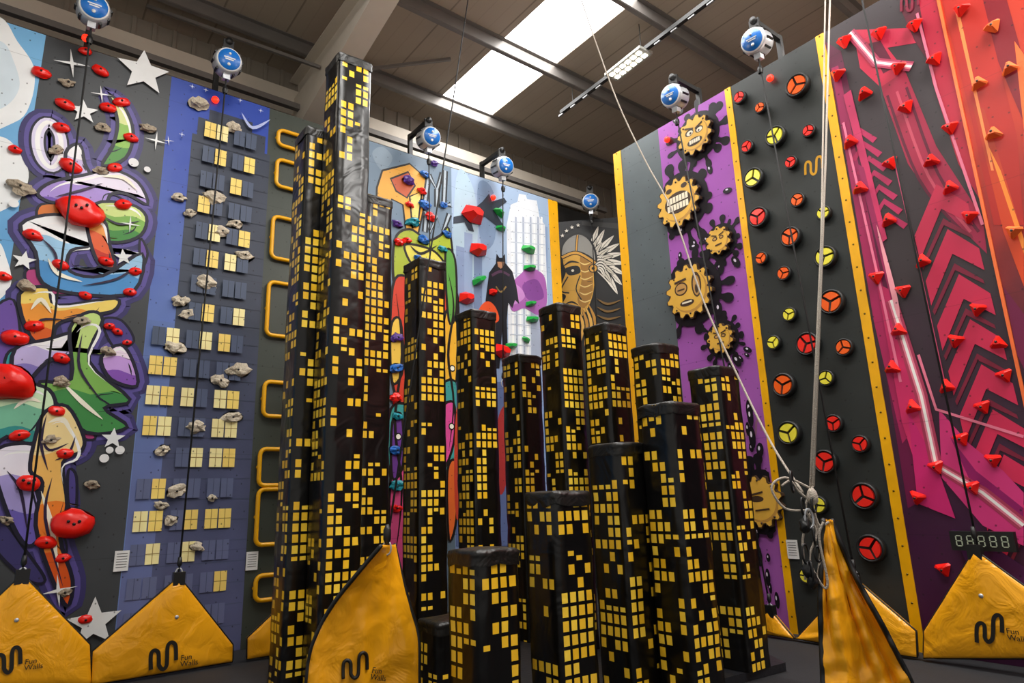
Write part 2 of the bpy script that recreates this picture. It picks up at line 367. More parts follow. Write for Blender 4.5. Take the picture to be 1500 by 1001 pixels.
for x,y,r,n,ir in ((210,107,.33,5,.45),(122,165,.17,5,.42),(35,383,.12,5,.42),(180,378,.11,5,.42),(165,643,.13,5,.42),(137,912,.28,5,.42),(105,95,.2,4,.13),(228,208,.14,4,.13),(148,140,.12,4,.13),(190,330,.12,4,.13),(246,208,.07,4,.13),(85,865,.18,4,.13)):
    A.star(x,y,r,'#e8eaea',n,ir,random.uniform(-.2,.2))
for x,y,r in ((195,240,.06),(152,672,.05),(160,660,.04),(175,660,.05),(215,250,.04),(90,300,.03),(20,300,.05)): A.circ(x,y,r,'#e8e8e8')
A.mb.obj('graffiti_mural',e)
red=simple('red_resin','#ee1a0e',.32,var=.1,bump=.05); rock=simple('rock_resin','#a89a86',.8,var=.3,bump=.5,bscale=30)
def holds(name,w,lst,m,flat=1.0,amp=.18,dep=.7):
    mb=MB()
    for i,h in enumerate(lst):
        x,y,r=h[:3]; s_=w.mpp(x,y)*r; a=random.uniform(-.4,.4); X=w.u*math.cos(a)+Z*math.sin(a); Y=w.n.cross(X)
        mb.blob(w.px(x,y,.025),s_*1.25,s_*flat,s_*dep,m if not isinstance(m,list) else m[i%len(m)],(X,Y,w.n),amp,i+len(lst))
        mb.lathe(w.px(x,y,.025)+w.n*(s_*dep*.9),w.n,[(.014,0),(.014,.012)],black,6)
    return mb.obj(name)
holds('red_climbing_holds',WL,[(60,107,10),(125,75,7),(147,104,9),(95,153,10),(158,158,9),(178,150,9),(90,187,9),(192,202,8),(168,246,8),(103,243,12),(180,300,9),(22,219,7),(48,345,10),(88,388,9),(155,383,8),(198,398,7),(125,433,7),(190,428,7),(50,478,10),(22,495,14),(160,478,6),(90,525,9),(172,486,6),(83,603,9),(28,638,10),(95,665,9),(68,795,11),(92,818,8),(125,908,8),(5,405,8),(186,502,5)],red,.85,.1)
mb=MB()
for x,y,r,s_ in ((118,310,30,1),(16,560,33,2),(42,708,15,3),(107,768,27,4)):
    k=WL.mpp(x,y)*r; mb.blob(WL.px(x,y,.06),k,k*.78,k*.55,red,(WL.u,(Z*.95-WL.u*.15).normalized(),WL.n),.14,s_,fr=1.3)
    for j in range(3): mb.lathe(WL.px(x-8+8*j,y-4+4*(j%2),.06)+WL.n*k*.5,WL.n,[(.018,0),(.018,.012)],black,6)
mb.obj('red_volume_holds')
holds('rock_climbing_holds',WL,[(100,122,7),(30,275,12),(150,188,8),(215,188,8),(82,220,8),(148,250,7),(38,420,9),(120,470,8),(158,515,9),(90,560,9),(75,645,8),(135,710,8),(95,868,7),(10,762,8)],rock,.8,.35)
# skyscraper night wall
e=empty('night_skyline_climbing_wall'); panel(WL,uG,uS,0,TOPL,paint('#6b82b8','#2f4aa8',3.2,6.6),parent=e)
A=Art(WL); bz=WL.uv(330,172)[1]; b1=uL(272,300); b2=uL(388,300)
dkb=paint('#5b5f84','#373e4e',0,4.4); lw=paint('#6c7196','#4a556b',0,4.2); lit=paint('#ffd774'); lit2=paint('#ffe9a8'); mul=paint('#9a7f46'); hazy=paint('#6a6f9a','#5c72aa',0,4); brk=paint('#525a78','#333a49',0,4.2)
zh=WL.uv(230,470)[1]
A.rect(uG+.01,0,uS-.02,zh,hazy); A.rect(uG+.35,0,uG+.75,zh+.5,paint('#5c72aa'))
A.rect(b1,0,b2+.03,bz-.4,dkb); A.rect(b1+.06,bz-.4,b2-.05,bz-.12,dkb); A.rect(b1+.2,bz-.12,b2-.25,bz+.05,dkb)
for k in range(26): A.rect(b1,.3+k*.26,b2+.02,.312+k*.26,brk)
LITW=[(314,213),(322,218),(373,235),(285,290),(294,290),(343,270),(310,330),(365,355),(361,362),(333,387),(355,452),(312,385),(300,440),(298,490),(326,490),(245,515),(215,505),(250,550),(232,550),(320,578),(345,590),(270,590),(235,590),(208,575),(205,630),(240,635),(315,635),(345,640),(285,685),(322,690),(335,690),(192,720),(240,722),(280,740),(308,740),(338,745),(212,765),(235,770),(290,785),(235,810),(325,845),(328,850),(235,860),(180,855)]
LU=[WL.uv(*t) for t in LITW]
zz=.35; r3=random.Random(4)
while zz<bz-.25:
    ux=uG+.07; ci=0
    while ux+.15<uS-.03:
        inb=ux>b1+.02
        if inb or zz<zh-.3:
            on_=any(abs(u-ux-.075)<.11 and abs(z-zz-.12)<.19 for u,z in LU)
            if on_:
                A.rect(ux,zz,ux+.15,zz+.24,lit if r3.random()<.6 else lit2); A.rect(ux+.07,zz,ux+.078,zz+.24,mul); A.rect(ux,zz+.115,ux+.15,zz+.125,mul)
            elif inb or r3.random()<.7:
                A.rect(ux,zz,ux+.15,zz+.24,lw); A.rect(ux+.07,zz,ux+.078,zz+.24,brk)
        ci+=1; ux+=.165 if ci%2 else .235
    zz+=.385
A.stroke([(352,168),(368,190),(394,178)],.05,'#b3bfe8',taper=True)
for x,y in ((300,135),(350,150),(380,165),(265,200),(280,130)): A.star(x,y,.04,'#dfe6ff',4,.2)
A.mb.obj('skyline_mural',e)
holds('rock_climbing_holds',WL,[(290,152,12),(342,188,9),(262,290,7),(278,312,7),(313,290,12),(345,328,8),(325,340,8),(358,375,10),(302,415,12),(263,442,9),(275,460,8),(256,510,11),(347,543,12),(322,558,10),(340,612,10),(287,625,10),(238,660,8),(258,720,10),(235,740,7),(310,730,5),(250,762,7),(288,802,7)],simple('cream_resin','#c9bda8',.8,var=.3,bump=.5,bscale=30),.85,.35)
# dark handle wall
e=empty('ladder_handle_climbing_wall'); panel(WL,uS,uD,0,TOPL,paint('#40463f'),parent=e)
mb=MB()
for x,y,hh in ((424,208,24),(422,259,42),(416,352,64),(410,455,80),(405,586,50),(399,685,52),(396,757,78),(394,860,34)):
    s_=WL.mpp(x,y); u,z=WL.uv(x,y); w_=.19; h_=hh*s_/2; uv=[]
    for cx,cz,a0 in ((1,1,0),(-1,1,90),(-1,-1,180),(1,-1,270)):
        for k in range(5):
            a=math.radians(a0+k*22.5); uv.append((u+cx*(w_-.08)+.08*math.cos(a),z+cz*(h_-.08)+.08*math.sin(a)))
    mb.tube([WL.p(a,b,.05) for a,b in uv],.03,yel,8,True)
    for a in(-1,1): mb.lathe(WL.p(u+w_*a,z,0),WL.n,[(.03,0),(.03,.05)],yel,8)
mb.obj('yellow_handles',e)
# comic wall
e=empty('comic_mural_climbing_wall'); panel(WL,uD,uC,0,TOPL,paint('#5c6d7a','#6d8296',2,6),parent=e)
A=Art(WL)
ol='#1a1512'
A.fill([(545,225),(560,215),(575,232),(560,250)],'#8497a8')
for P_,c in (([(552,275),(560,250),(600,240),(625,262),(622,300),(612,345),(596,352),(590,300),(574,292),(566,318),(550,330)],'#e8a83c'),([(572,262),(598,252),(608,272),(596,290),(580,280)],'#c4552a'),([(600,288),(618,280),(612,330),(604,335)],'#f7d878')):
    A.fill(P_,c,False); A.stroke(P_,.035,ol,True,False)
for pts in ([(628,256),(622,300)],[(628,256),(640,278),(648,254)],[(640,278),(640,304)],[(652,250),(650,300),(660,300)],[(622,310),(630,340),(640,316),(648,342),(658,314)],[(624,312),(622,340)]): A.stroke(pts,.12,'#20262d',sm=False); A.stroke(pts,.045,'#a9b6c2',sm=False)
for P_,c in (([(578,352),(600,336),(626,352),(645,345),(657,335),(664,390),(658,425),(620,410),(600,430),(578,420)],'#a9b832'),([(592,360),(620,362),(640,372),(650,392),(610,394)],'#e6d95a'),([(575,420),(600,405),(640,412),(668,425),(668,500),(640,560),(604,600),(574,560)],'#d2402a'),([(650,470),(668,455),(668,560),(652,600)],'#f2b534'),([(572,600),(610,590),(668,560),(668,700),(620,760),(572,700)],'#3f9e9a'),([(640,610),(664,590),(664,650),(645,690)],'#e0509a'),([(572,700),(600,690),(602,860),(572,900)],'#e0558e'),([(652,372),(666,380),(668,455),(657,470)],'#5ea044'),([(572,480),(586,470),(590,540),(574,560)],'#f3c64e'),([(574,620),(588,610),(590,680),(574,700)],'#6a3a8e'),([(655,690),(668,680),(668,760),(657,790)],'#e36a2c'),([(574,880),(604,870),(606,930),(574,940)],'#2f6f9a')):
    A.fill(P_,c); A.stroke(P_,.045,ol,True)
for pts in ([(656,400),(664,450),(656,520),(664,590),(657,660)],[(580,430),(588,520),(578,620),(588,720),(578,820)],[(600,360),(616,372),(640,360)]): A.stroke(pts,.05,ol,taper=True)
for x,y in ((583,640),(662,540),(661,625)): A.circ(x,y,.06,ol); A.circ(x,y,.04,'#fff4e0')
A.mb.obj('comic_mural',e)
blu=simple('blue_resin','#1763b8',.4); pur=simple('purple_resin','#4f2a86',.4); grn=simple('green_resin','#12a03c',.35); teal=simple('teal_resin','#168c9c',.4)
holds('mini_climbing_holds',WL,[(598,265,8),(622,256,6),(618,280,6),(622,300,8),(605,325,9),(630,318,7),(582,328,7),(620,352,8),(585,355,7),(655,343,6),(648,365,6),(596,352,5),(581,495,8),(580,540,9),(579,583,8),(580,660,8),(581,712,9),(580,745,7),(636,240,5),(650,300,5),(600,300,5),(612,378,6),(582,610,6)],[pur,blu,red,blu,teal,red],.8,.3)
# city hero wall
e=empty('city_hero_mural_climbing_wall'); panel(WL,uC,uE0,0,TOPL,paint('#7b90bb','#9db2ce',3,6),parent=e)
A=Art(WL)
A.fill([(668,262),(690,268),(700,330),(690,440),(664,470)],'#aac2d2'); A.fill([(700,270),(722,280),(725,350),(705,360)],'#7f96b6')
for bx,bt,c in ((668,360,'#8698bb'),(680,340,'#90a3c4'),(694,370,'#7a8cb0'),(790,330,'#8ba0c4')): A.fill([(bx,bt),(bx+12,bt+3),(bx+12,540),(bx,540)],c,False)
A.fill([(742,330),(748,300),(758,296),(760,284),(770,286),(772,292),(786,294),(790,318),(798,330),(802,440),(800,540),(745,540)],'#dfe3ea',False)
for i in range(9): A.stroke([(750+i*5.4,318),(752+i*5.4,540)],.045,'#a9b3c6' if i%2 else '#f4f5f8',sm=False)
for i in range(14): A.stroke([(748,325+i*15),(798,329+i*15)],.02,'#bcc4d3',sm=False)
A.fill([(776,440),(801,430),(801,540),(780,540)],'#a1aabf',False)
PLN=[(664,318),(684,314),(706,296),(716,284),(720,296),(738,290),(742,296),(724,310),(738,332),(730,334),(710,318),(690,326),(694,340),(686,338),(680,326),(664,328)]
A.fill(PLN,'#2f3744',False)
A.fill([(752,412),(764,400),(772,392),(786,396),(796,404),(800,420),(800,446),(788,462),(768,452),(750,456),(744,430)],'#a35da8'); A.fill([(765,418),(786,410),(796,436),(774,440)],'#7d3f8d'); A.fill([(742,415),(760,420),(768,436),(748,446)],'#c184c4')
A.fill([(726,386),(727,372),(731,378),(735,378),(739,372),(740,386),(750,398),(756,420),(760,446),(754,440),(750,452),(744,444),(742,470),(744,540),(737,540),(735,486),(731,540),(723,540),(723,478),(714,486),(711,440),(716,400)],'#1b1c25',False)
A.stroke([(720,404),(733,398),(746,404)],.05,'#52364f'); A.stroke([(726,420),(733,428),(741,420)],.03,'#8a7040'); A.fill([(728,384),(738,384),(737,391),(733,394),(729,391)],'#b07f60',False)
A.fill([(668,560),(740,560),(745,800),(668,800)],'#5d6c99',False); A.fill([(700,460),(706,446),(716,442),(726,452),(730,470),(712,476)],'#e8562a'); A.fill([(668,600),(690,590),(700,720),(668,760)],'#c0402c'); A.fill([(728,620),(742,600),(742,700),(730,720)],'#a83434')
A.mb.obj('city_mural',e)
mb=MB()
for i,(x,y,r,mm) in enumerate(((692,315,15,red),(700,366,12,red),(683,437,11,red),(735,515,12,red),(730,312,8,grn),(733,335,7,grn),(773,366,10,grn),(775,393,9,grn),(701,411,11,grn),(777,445,8,grn),(779,468,9,grn),(748,507,9,grn),(722,428,6,red),(770,498,6,grn))):
    s_=WL.mpp(x,y)*r; q=WL.px(x,y,.03); a=random.uniform(-.6,.6); X=WL.u*math.cos(a)+Z*math.sin(a); Y=WL.n.cross(X)
    fy=.9 if mm is red else .55
    base_=[q+X*(s_*1.2*c)+Y*(s_*fy*d) for c,d in((-1,-.6),(0,-1),(1,-.5),(1,.6),(0,1),(-.8,.7))]; top=[q+WL.n*s_*1.1+(p_-q)*.45 for p_ in base_]
    mb.add(base_+top,[(j,(j+1)%6,6+(j+1)%6,6+j) for j in range(6)]+[tuple(range(6,12)),tuple(range(6))[::-1]],mm)
mb.obj('faceted_climbing_holds')
e2=empty('wall_end_panel'); stripe(WL,uE0,uE,TOPL,e2); 
mb=MB(); mb.beam(WL.p(uE,3.85,-.08),WL.p(uE,3.85,-1.6),.03,7.7,paint('#2c2f31')); mb.obj('side_panel',e2)
# viking corner wall
e=empty('viking_mural_climbing_wall'); wc=(cB-cA).length; ztopC=WC.uv(860,322)[1]
panel(WC,-.25,wc+.35,0,ztopC,paint('#1a1a1c'),parent=e)
A=Art(WC); wt='#e4ddd0'; gd='#d39a3a'; ob='#0c0b0c'
for P_ in ([(852,330),(914,336),(914,328),(852,324)],): A.fill(P_,'#3b3a3a',False)
# wing: three feather rows sweeping up and to the right from the helmet
for rowi,(L_,w1_,cc) in enumerate(((58,.2,wt),(40,.15,'#cfc7b8'),(24,.12,wt))):
    for i in range(9 if rowi==0 else 7):
        a=math.radians(80-i*(15 if rowi==0 else 19)); cx,cy=870,392
        x2,y2=cx+math.cos(a)*L_*(.8 if a>0.9 else 1)*.78,cy-math.sin(a)*L_*1.05
        mx,my=(cx+x2)/2-math.sin(a)*5,(cy+y2)/2-math.cos(a)*5
        A.stroke([(cx,cy),(mx,my),(x2,y2)],w1_,ob,taper=True); A.stroke([(cx,cy),(mx,my),(x2,y2)],w1_*.68,cc,taper=True); A.stroke([(cx,cy),(mx,my),(x2,y2)],.015,'#6b655a',taper=True)
FACE=[(826,372),(846,366),(866,374),(872,396),(870,430),(860,456),(846,470),(832,468),(828,456),(832,448),(824,444),(828,434),(818,428),(824,410),(828,398),(824,386)]
A.fill(FACE,'#dca63e'); A.fill([(850,376),(866,382),(868,428),(856,452),(846,440),(852,410)],'#a8762a')
for k in range(6): A.stroke([(848,384+k*11),(857,388+k*11),(869,383+k*11)],.03,'#f0cf7c',taper=True)
A.stroke(FACE,.035,ob,True); A.fill([(828,394),(846,390),(850,400),(834,404)],ob); A.circ(839,397,.03,'#f5ecd8'); A.stroke([(824,392),(836,384),(850,386)],.045,ob,taper=True)
A.stroke([(832,406),(822,426),(834,430)],.03,ob); A.stroke([(828,446),(838,443),(848,448)],.04,ob,taper=True); A.stroke([(850,404),(844,424),(852,440)],.025,ob)
HEL=[(822,376),(824,360),(834,348),(848,343),(862,350),(871,366),(873,384),(862,376),(846,370),(830,376)]
A.fill(HEL,'#8d8a84'); A.stroke(HEL,.045,ob,True); A.stroke([(846,345),(845,356),(844,370)],.06,ob); A.stroke([(846,345),(845,356),(844,370)],.03,gd)
A.stroke([(823,378),(845,371),(872,386)],.09,ob); A.stroke([(823,378),(845,371),(872,386)],.055,gd)
for k in range(7): A.stroke([(832+k*5,464-k*3),(836+k*6,484-k*2),(828+k*7,508)],.1,ob,taper=True); A.stroke([(832+k*5,464-k*3),(836+k*6,484-k*2),(828+k*7,508)],.065,'#e8b24e' if k%2 else '#c98f34',taper=True)
for k in range(4): A.stroke([(874,438+k*12),(890,446+k*11),(910,440+k*12)],.05,'#7a5a26',taper=True)
A.circ(869,394,.1,ob); A.circ(869,394,.08,gd); A.circ(869,394,.035,ob)
for x,y in ((824,346),(830,339),(838,334),(847,331)): A.star(x,y,.05,wt)
A.mb.obj('viking_mural',e)
# ------------------------------------------------------------------ RIGHT WALL
ug0=uR(901,258); ugs=uR(912,258); up=(uR(957,195)+uR(1005,545))/2
us1=(uR(1060,131)+uR(1163,950))/2; us1b=(uR(1070,126)+uR(1172,950))/2
us2=(uR(1191,52)+uR(1345,960))/2; us2b=(uR(1204,46)+uR(1360,960))/2
us3=uR(1418,200)
e=empty('grey_climbing_wall'); panel(WR,ugs,up,0,TOPR,paint('#586063'),parent=e); stripe(WR,ug0,ugs,TOPR,e)
e=empty('gear_monster_climbing_wall'); panel(WR,up,us1,0,TOPR,paint('#a35bac','#9a52a6',2,6),parent=e); stripe(WR,us1,us1b,TOPR,e)
gears=[(1022,200,31,12),(998,298,39,14),(1057,354,22,10),(1014,428,42,14),(1060,497,23,11),(1118,735,38,13)]
A=Art(WR); rg=random.Random(5); bk='#17121a'
for (x,y,r,n) in gears:
    u,z=WR.uv(x,y); R=r*WR.mpp(x,y)*1.12
    for i in range(13):   # splash arms with round tips
        a=2*math.pi*i/13+rg.uniform(-.15,.15); L_=R*rg.uniform(1.1,1.6); w_=R*rg.uniform(.12,.24); c_,s_=math.cos(a),math.sin(a)
        arm=[(0,-w_*2),(L_*.6,-w_*.7),(L_*.8,-w_*.5),(L_*.93,-w_*.9),(L_*1.05,-w_*.75),(L_*1.1,0),(L_*1.05,w_*.75),(L_*.93,w_*.9),(L_*.8,w_*.5),(L_*.6,w_*.7),(0,w_*2)]
        A.raw([(max(up+.01,min(us1-.01,u+p_*c_-q_*s_)),z+p_*s_+q_*c_) for p_,q_ in smooth(arm,False,3)],paint(bk))
    A.raw([(max(up+.01,min(us1-.01,u+R*1.1*math.cos(t))),z+R*1.1*math.sin(t)) for t in [2*math.pi*k/24 for k in range(24)]],paint(bk))
    for i in range(9):
        a=rg.uniform(0,6.28); rr=R*rg.uniform(1.55,2.1); cx,cz=u+rr*math.cos(a),z+rr*math.sin(a); q=rg.uniform(.025,.065)
        if up+.1<cx<us1-.1:
            ell=[(cx+q*1.8*math.cos(t)*math.cos(a)-q*math.sin(t)*math.sin(a),cz+q*1.8*math.cos(t)*math.sin(a)+q*math.sin(t)*math.cos(a)) for t in [2*math.pi*k/12 for k in range(12)]]
            A.raw(ell,paint(bk)); A.raw([(cx-q*.2+(c-cx)*.3,cz+q*.4+(d-cz)*.3) for c,d in ell],paint('#d9cfe0'))
for i in range(26):
    z=rg.uniform(.3,2.9); u=rg.uniform(us1-.4,us1-.08); q=rg.uniform(.04,.12); A.raw([(min(us1-.01,u+q*.5*math.cos(t)),z+q*1.5*math.sin(t)) for t in [2*math.pi*k/12 for k in range(12)]],paint(bk)); A.raw([(u-.01+q*.15*math.cos(t),z+q*.4+q*.4*math.sin(t)) for t in [2*math.pi*k/10 for k in range(10)]],paint('#e5dcea'))
A.mb.obj('ink_splash_mural',e)
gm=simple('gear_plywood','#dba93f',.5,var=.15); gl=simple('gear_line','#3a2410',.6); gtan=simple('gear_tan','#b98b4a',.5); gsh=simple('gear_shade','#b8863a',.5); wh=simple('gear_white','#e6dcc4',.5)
for gi,(x,y,r,n) in enumerate(gears):
    mb=MB(); u,z=WR.uv(x,y); R=r*WR.mpp(x,y)*1.0; K=n*4
    prof=[]
    for i in range(K): a=2*math.pi*i/K+.2; prof.append((R if i%4 in(0,1) else R*.84,a))
    def ring(sc,off): return [WR.p(u+rr*sc*math.cos(a),z+rr*sc*math.sin(a),off) for rr,a in prof]
    mb.add(ring(1,0.03)+ring(1,.09),[(j,(j+1)%K,K+(j+1)%K,K+j) for j in range(K)],gl); mb.add(ring(1,.09),[tuple(range(K))],gl); mb.add(ring(.95,.092),[tuple(range(K))],gm)
    def disk(cu,cz,ru,rz,off,m,a0=0,a1=6.283,k=20):
        mb.add([WR.p(u+cu*R+ru*R*math.cos(a0+(a1-a0)*i/k),z+cz*R+rz*R*math.sin(a0+(a1-a0)*i/k),off+.01) for i in range(k)],[tuple(range(k))],m)
    def bar(cu,cz,l,w_,ang,m,off=.097):
        c,s_=math.cos(ang),math.sin(ang); mb.box(WR.p(u+cu*R,z+cz*R,off),l*R,w_*R,.003,m,(WR.u*c+Z*s_,Z*c-WR.u*s_,WR.n))
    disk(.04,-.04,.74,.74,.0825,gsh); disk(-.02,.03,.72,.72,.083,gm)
    if gi==0:
        disk(-.25,.2,.24,.17,.084,gl);disk(.3,.15,.22,.16,.084,gl);disk(-.22,.18,.18,.12,.086,wh);disk(.32,.13,.16,.11,.086,wh);disk(-.18,.15,.06,.06,.088,gl);disk(.28,.1,.05,.05,.088,gl)
        bar(-.25,.42,.5,.08,-.35,gl);bar(.3,.36,.45,.08,.4,gl);disk(0,-.34,.42,.2,.084,gl)
        for k in range(5): bar(-.24+k*.12,-.32,.1,.2,0,wh)
    elif gi==1:
        disk(0,-.02,.6,.42,.084,gl)
        for k in range(7): 
            for j in(-1,1): bar(-.42+k*.14,-.02+j*.15,.11,.24,0,wh)
        disk(-.35,.55,.14,.1,.084,gl);disk(.35,.55,.14,.1,.084,gl)
    elif gi==3:
        disk(-.3,.15,.28,.24,.084,gl);disk(-.3,.15,.23,.19,.086,gtan);bar(-.3,.12,.3,.05,0,gl);disk(.35,.15,.2,.45,.084,gl);disk(.35,.12,.14,.36,.086,gtan);disk(.35,0,.07,.16,.088,gl);disk(-.1,-.4,.3,.12,.084,gl);bar(-.1,-.38,.4,.06,0,wh); bar(-.3,.44,.5,.08,.1,gl)
    elif gi==5:
        disk(-.1,.1,.3,.12,.084,gl);bar(-.1,.3,.6,.07,.2,gl);bar(.1,-.3,.6,.06,.1,gl)
    else:
        disk(-.22,.15,.2,.14,.084,gl);disk(.28,.15,.18,.13,.084,gl);disk(-.22,.14,.12,.08,.086,gtan);disk(.28,.14,.11,.07,.086,gtan);bar(.02,-.3,.5,.09,.08,gl)
        bar(-.25,.38,.4,.07,-.35,gl);bar(.3,.38,.4,.07,.35,gl)
    for k in range(8): 
        a=2*math.pi*k/8; mb.lathe(WR.p(u+.8*R*math.cos(a),z+.8*R*math.sin(a),.092),WR.n,[(.016,0),(.012,.01)],gl,8)
    for k in range(3): a=2.1*k+.4; mb.lathe(WR.p(u+.5*R*math.cos(a),z+.5*R*math.sin(a),.004),WR.n,[(.03,0),(.03,.03)],gl,8)
    mb.obj('gear_climbing_hold')
# black wheel wall
e=empty('wheel_hold_climbing_wall'); panel(WR,us1b,us2,0,TOPR,paint('#323534'),parent=e); stripe(WR,us2,us2b,TOPR,e)
A=Art(WR)
def logo_pts(x,y,s):
    P_=[(-1,1.1),(-1.02,.2),(-.95,-.3),(-.68,-.5),(-.4,-.3),(-.35,.3),(-.33,.75),(-.05,1.05),(.25,.8),(.32,.2),(.34,-.6),(.45,-1.0),(.72,-1.15),(1.0,-.9),(1.05,-.2),(1.05,.3)]
    return [[(x+s*a,y+s*b) for a,b in P_]]
def logo(art,x,y,s,h):
    for pts in logo_pts(x,y,s): art.stroke(pts,s*.3*art.w.mpp(x,y),h)
logo(A,1192,243,12,'#c9931c'); logo(A,1104,628,11,'#a06a8a'); A.mb.obj('wall_logo',e)
org=simple('orange_resin','#f5601a',.35,coat=.3); yl=simple('yellow_resin','#ece044',.35,coat=.3); rd=simple('scarlet_resin','#f02a20',.35,coat=.3); rub=simple('black_rubber','#0f0f0f',.5)
D=[(1172,128,'o',16),(1087,145,'r',9),(1117,160,'o',8),(1188,194,'r',9),(1140,202,'y',14),(1098,217,'r',9),(1162,240,'r',9),(1108,263,'y',14),(1172,295,'o',10),(1210,314,'y',10),(1115,320,'r',14),(1162,349,'o',14),(1119,380,'o',9),(1213,378,'y',15),(1152,402,'o',10),(1222,444,'o',17),(1160,462,'y',10),(1137,503,'y',10),(1187,505,'r',16),(1240,510,'o',12),(1214,555,'y',11),(1152,565,'o',16),(1225,621,'r',12),(1160,635,'y',16),(1264,651,'r',12),(1213,677,'r',16),(1270,727,'r',18),(1203,740,'y',12),(1280,803,'r',18),(1186,843,'y',11)]
mb=MB()
for x,y,c,r in D:
    R=r*WR.mpp(x,y)*1.12; q=WR.px(x,y,.02); mm={'o':org,'r':rd,'y':yl}[c]; dp=.05+R*.35
    mb.lathe(q,WR.n,[(R*.85,0),(R,.02),(R,dp*.8),(R*.92,dp),(R*.84,dp),(R*.8,dp*.75),(0.001,dp*.75)],rub,28)
    a0=random.uniform(0,2)
    for k in range(3):
        a1=a0+k*2.094+.13; a2=a1+2.094-.26; pts=[(.13,(a1+a2)/2)]+[(.79,a1+(a2-a1)*j/8) for j in range(9)]
        lo=[q+WR.n*(dp*.75)+(WR.u*math.cos(a)+Z*math.sin(a))*rr*R for rr,a in pts]; hi=[p_+WR.n*.025+(q+WR.n*(dp*.75)-p_)*.08 for p_ in lo]; K=len(lo)
        mb.add(lo+hi,[(j,(j+1)%K,K+(j+1)%K,K+j) for j in range(K)]+[tuple(range(K,2*K))],mm)
mb.obj('wheel_climbing_holds')
# red arrow wall
e=empty('arrow_mural_climbing_wall'); panel(WR,us2b,us3,0,TOPR,paint('#42183c','#383033',.5,4.2),parent=e)
A=Art(WR)
def PL(pts,h,h2=None,z0=0,z1=7.7): A.fill(pts,paint(h,h2,z0,z1) if h2 else h,False)
PL([(1207,60),(1232,75),(1290,330),(1345,600),(1358,730),(1330,745),(1300,560)],'#6e1a46','#58203a',1,7)
PL([(1218,100),(1228,96),(1290,400),(1330,640),(1322,650),(1280,470)],'#b0285c','#8e2450',2,7)
PL([(1250,44),(1336,41),(1348,62),(1300,70),(1326,104),(1290,128),(1260,100)],'#bf2a48')
PL([(1272,64),(1290,60),(1312,98),(1294,108)],'#5c1830')
PL([(1290,128),(1326,104),(1372,215),(1440,320),(1446,372),(1372,300),(1330,240)],'#8e1f44','#a0243f',3,7)
PL([(1346,0),(1376,0),(1398,100),(1440,300),(1404,240),(1366,120)],'#ac1c36')
PL([(1318,10),(1346,0),(1360,90),(1340,60)],'#5a1c2c')
for k in range(3): A.stroke([(1300+k*14,140-k*6),(1346+k*14,262-k*4),(1410+k*12,340)],.03,'#c04a60' if k%2 else '#5e1830')
for k in range(7):
    x=1258+k*7.5; y=190+k*21; A.stroke([(x-15,y+24),(x,y),(x+24,y+16)],.07,'#b02a58',sm=False)
for k in range(8):
    x=1376+k*16.5; y=270+k*66
    PL([(x-36,y+76),(x-4,y),(x+42,y+28),(x+50,y+60),(x+3,y+36),(x-28,y+112)],'#d02c54','#ac2a44',1.5,6)
    PL([(x-26,y+120),(x+6,y+50),(x+48,y+74),(x+50,y+80),(x+7,y+60),(x-23,y+126)],'#7a2038')
PL([(1285,415),(1302,424),(1345,560),(1375,690),(1352,712),(1322,620)],'#e03670','#ac2654',1,5)
PL([(1330,600),(1372,680),(1400,760),(1345,738)],'#cc2a70')
PL([(1376,600),(1420,650),(1470,690),(1500,722),(1500,800),(1440,770),(1380,700)],'#dc3e84','#c0306a',0,4)
PL([(1392,640),(1430,690),(1500,745),(1500,762),(1425,712)],'#8e1c60')
PL([(1395,775),(1440,790),(1500,830),(1520,880),(1440,880)],'#4a1c50')
PL([(1236,140),(1247,132),(1300,350),(1292,356)],'#d8386a','#b0305a',3,7)
PL([(1256,240),(1266,246),(1330,500),(1322,505)],'#962656')
for w_,c in ((.13,'#a83a58'),(.07,'#e07c92'),(.03,'#fff0ec')):
    A.stroke([(1246,48),(1284,92),(1336,98)],w_*.9,c,sm=False); A.stroke([(1306,440),(1350,580),(1372,682),(1440,722),(1500,770)],w_,c,sm=False)
A.stroke([(1346,520),(1372,600),(1500,640)],.03,'#e57a94',sm=False); A.stroke([(1236,180),(1290,420),(1320,560)],.03,'#e87898',sm=False); A.stroke([(1344,20),(1372,130),(1440,330)],.03,'#d8708a',sm=False); A.stroke([(1312,240),(1340,360),(1384,560)],.02,'#c04a6c',sm=False)
A.stroke([(1285,330),(1310,430),(1318,470)],.06,'#f0a0ac',taper=True)
logo(A,1333,4,12,'#7a1430')
A.mb.obj('arrow_mural',e)
mb=MB(); edge=simple('orange_edge','#ee6e30',.4); mb.box(WR.p(us3,TOPR/2,.005),.03,TOPR,.03,edge,WR.ax); mb.obj('orange_edge_trim',e)
e=empty('sunset_mural_climbing_wall'); panel(WR,us3,12,0,TOPR,paint('#2c2132','#b83420',2.8,5.6),parent=e)
A=Art(WR)
def P2(pts,h,h2=None,z0=0,z1=7.7): A.fill(pts,paint(h,h2,z0,z1) if h2 else h,False)
P2([(1380,0),(1440,0),(1490,200),(1500,330),(1456,330),(1424,180)],'#a82822','#b0281e',3,7); P2([(1440,0),(1475,0),(1500,90),(1500,180),(1462,90)],'#7e1420')
P2([(1424,150),(1442,160),(1500,350),(1500,420),(1470,340)],'#dc4c20','#a8301e',3,6); P2([(1446,210),(1466,250),(1500,350),(1500,372)],'#ee8a34'); P2([(1470,420),(1530,500),(1530,600),(1490,520)],'#702044')
P2([(1400,20),(1406,20),(1456,250),(1452,250)],'#f0884a'); P2([(1486,60),(1500,80),(1510,200),(1500,190)],'#e86a30')
A.mb.obj('sunset_mural',e)
mb=MB()
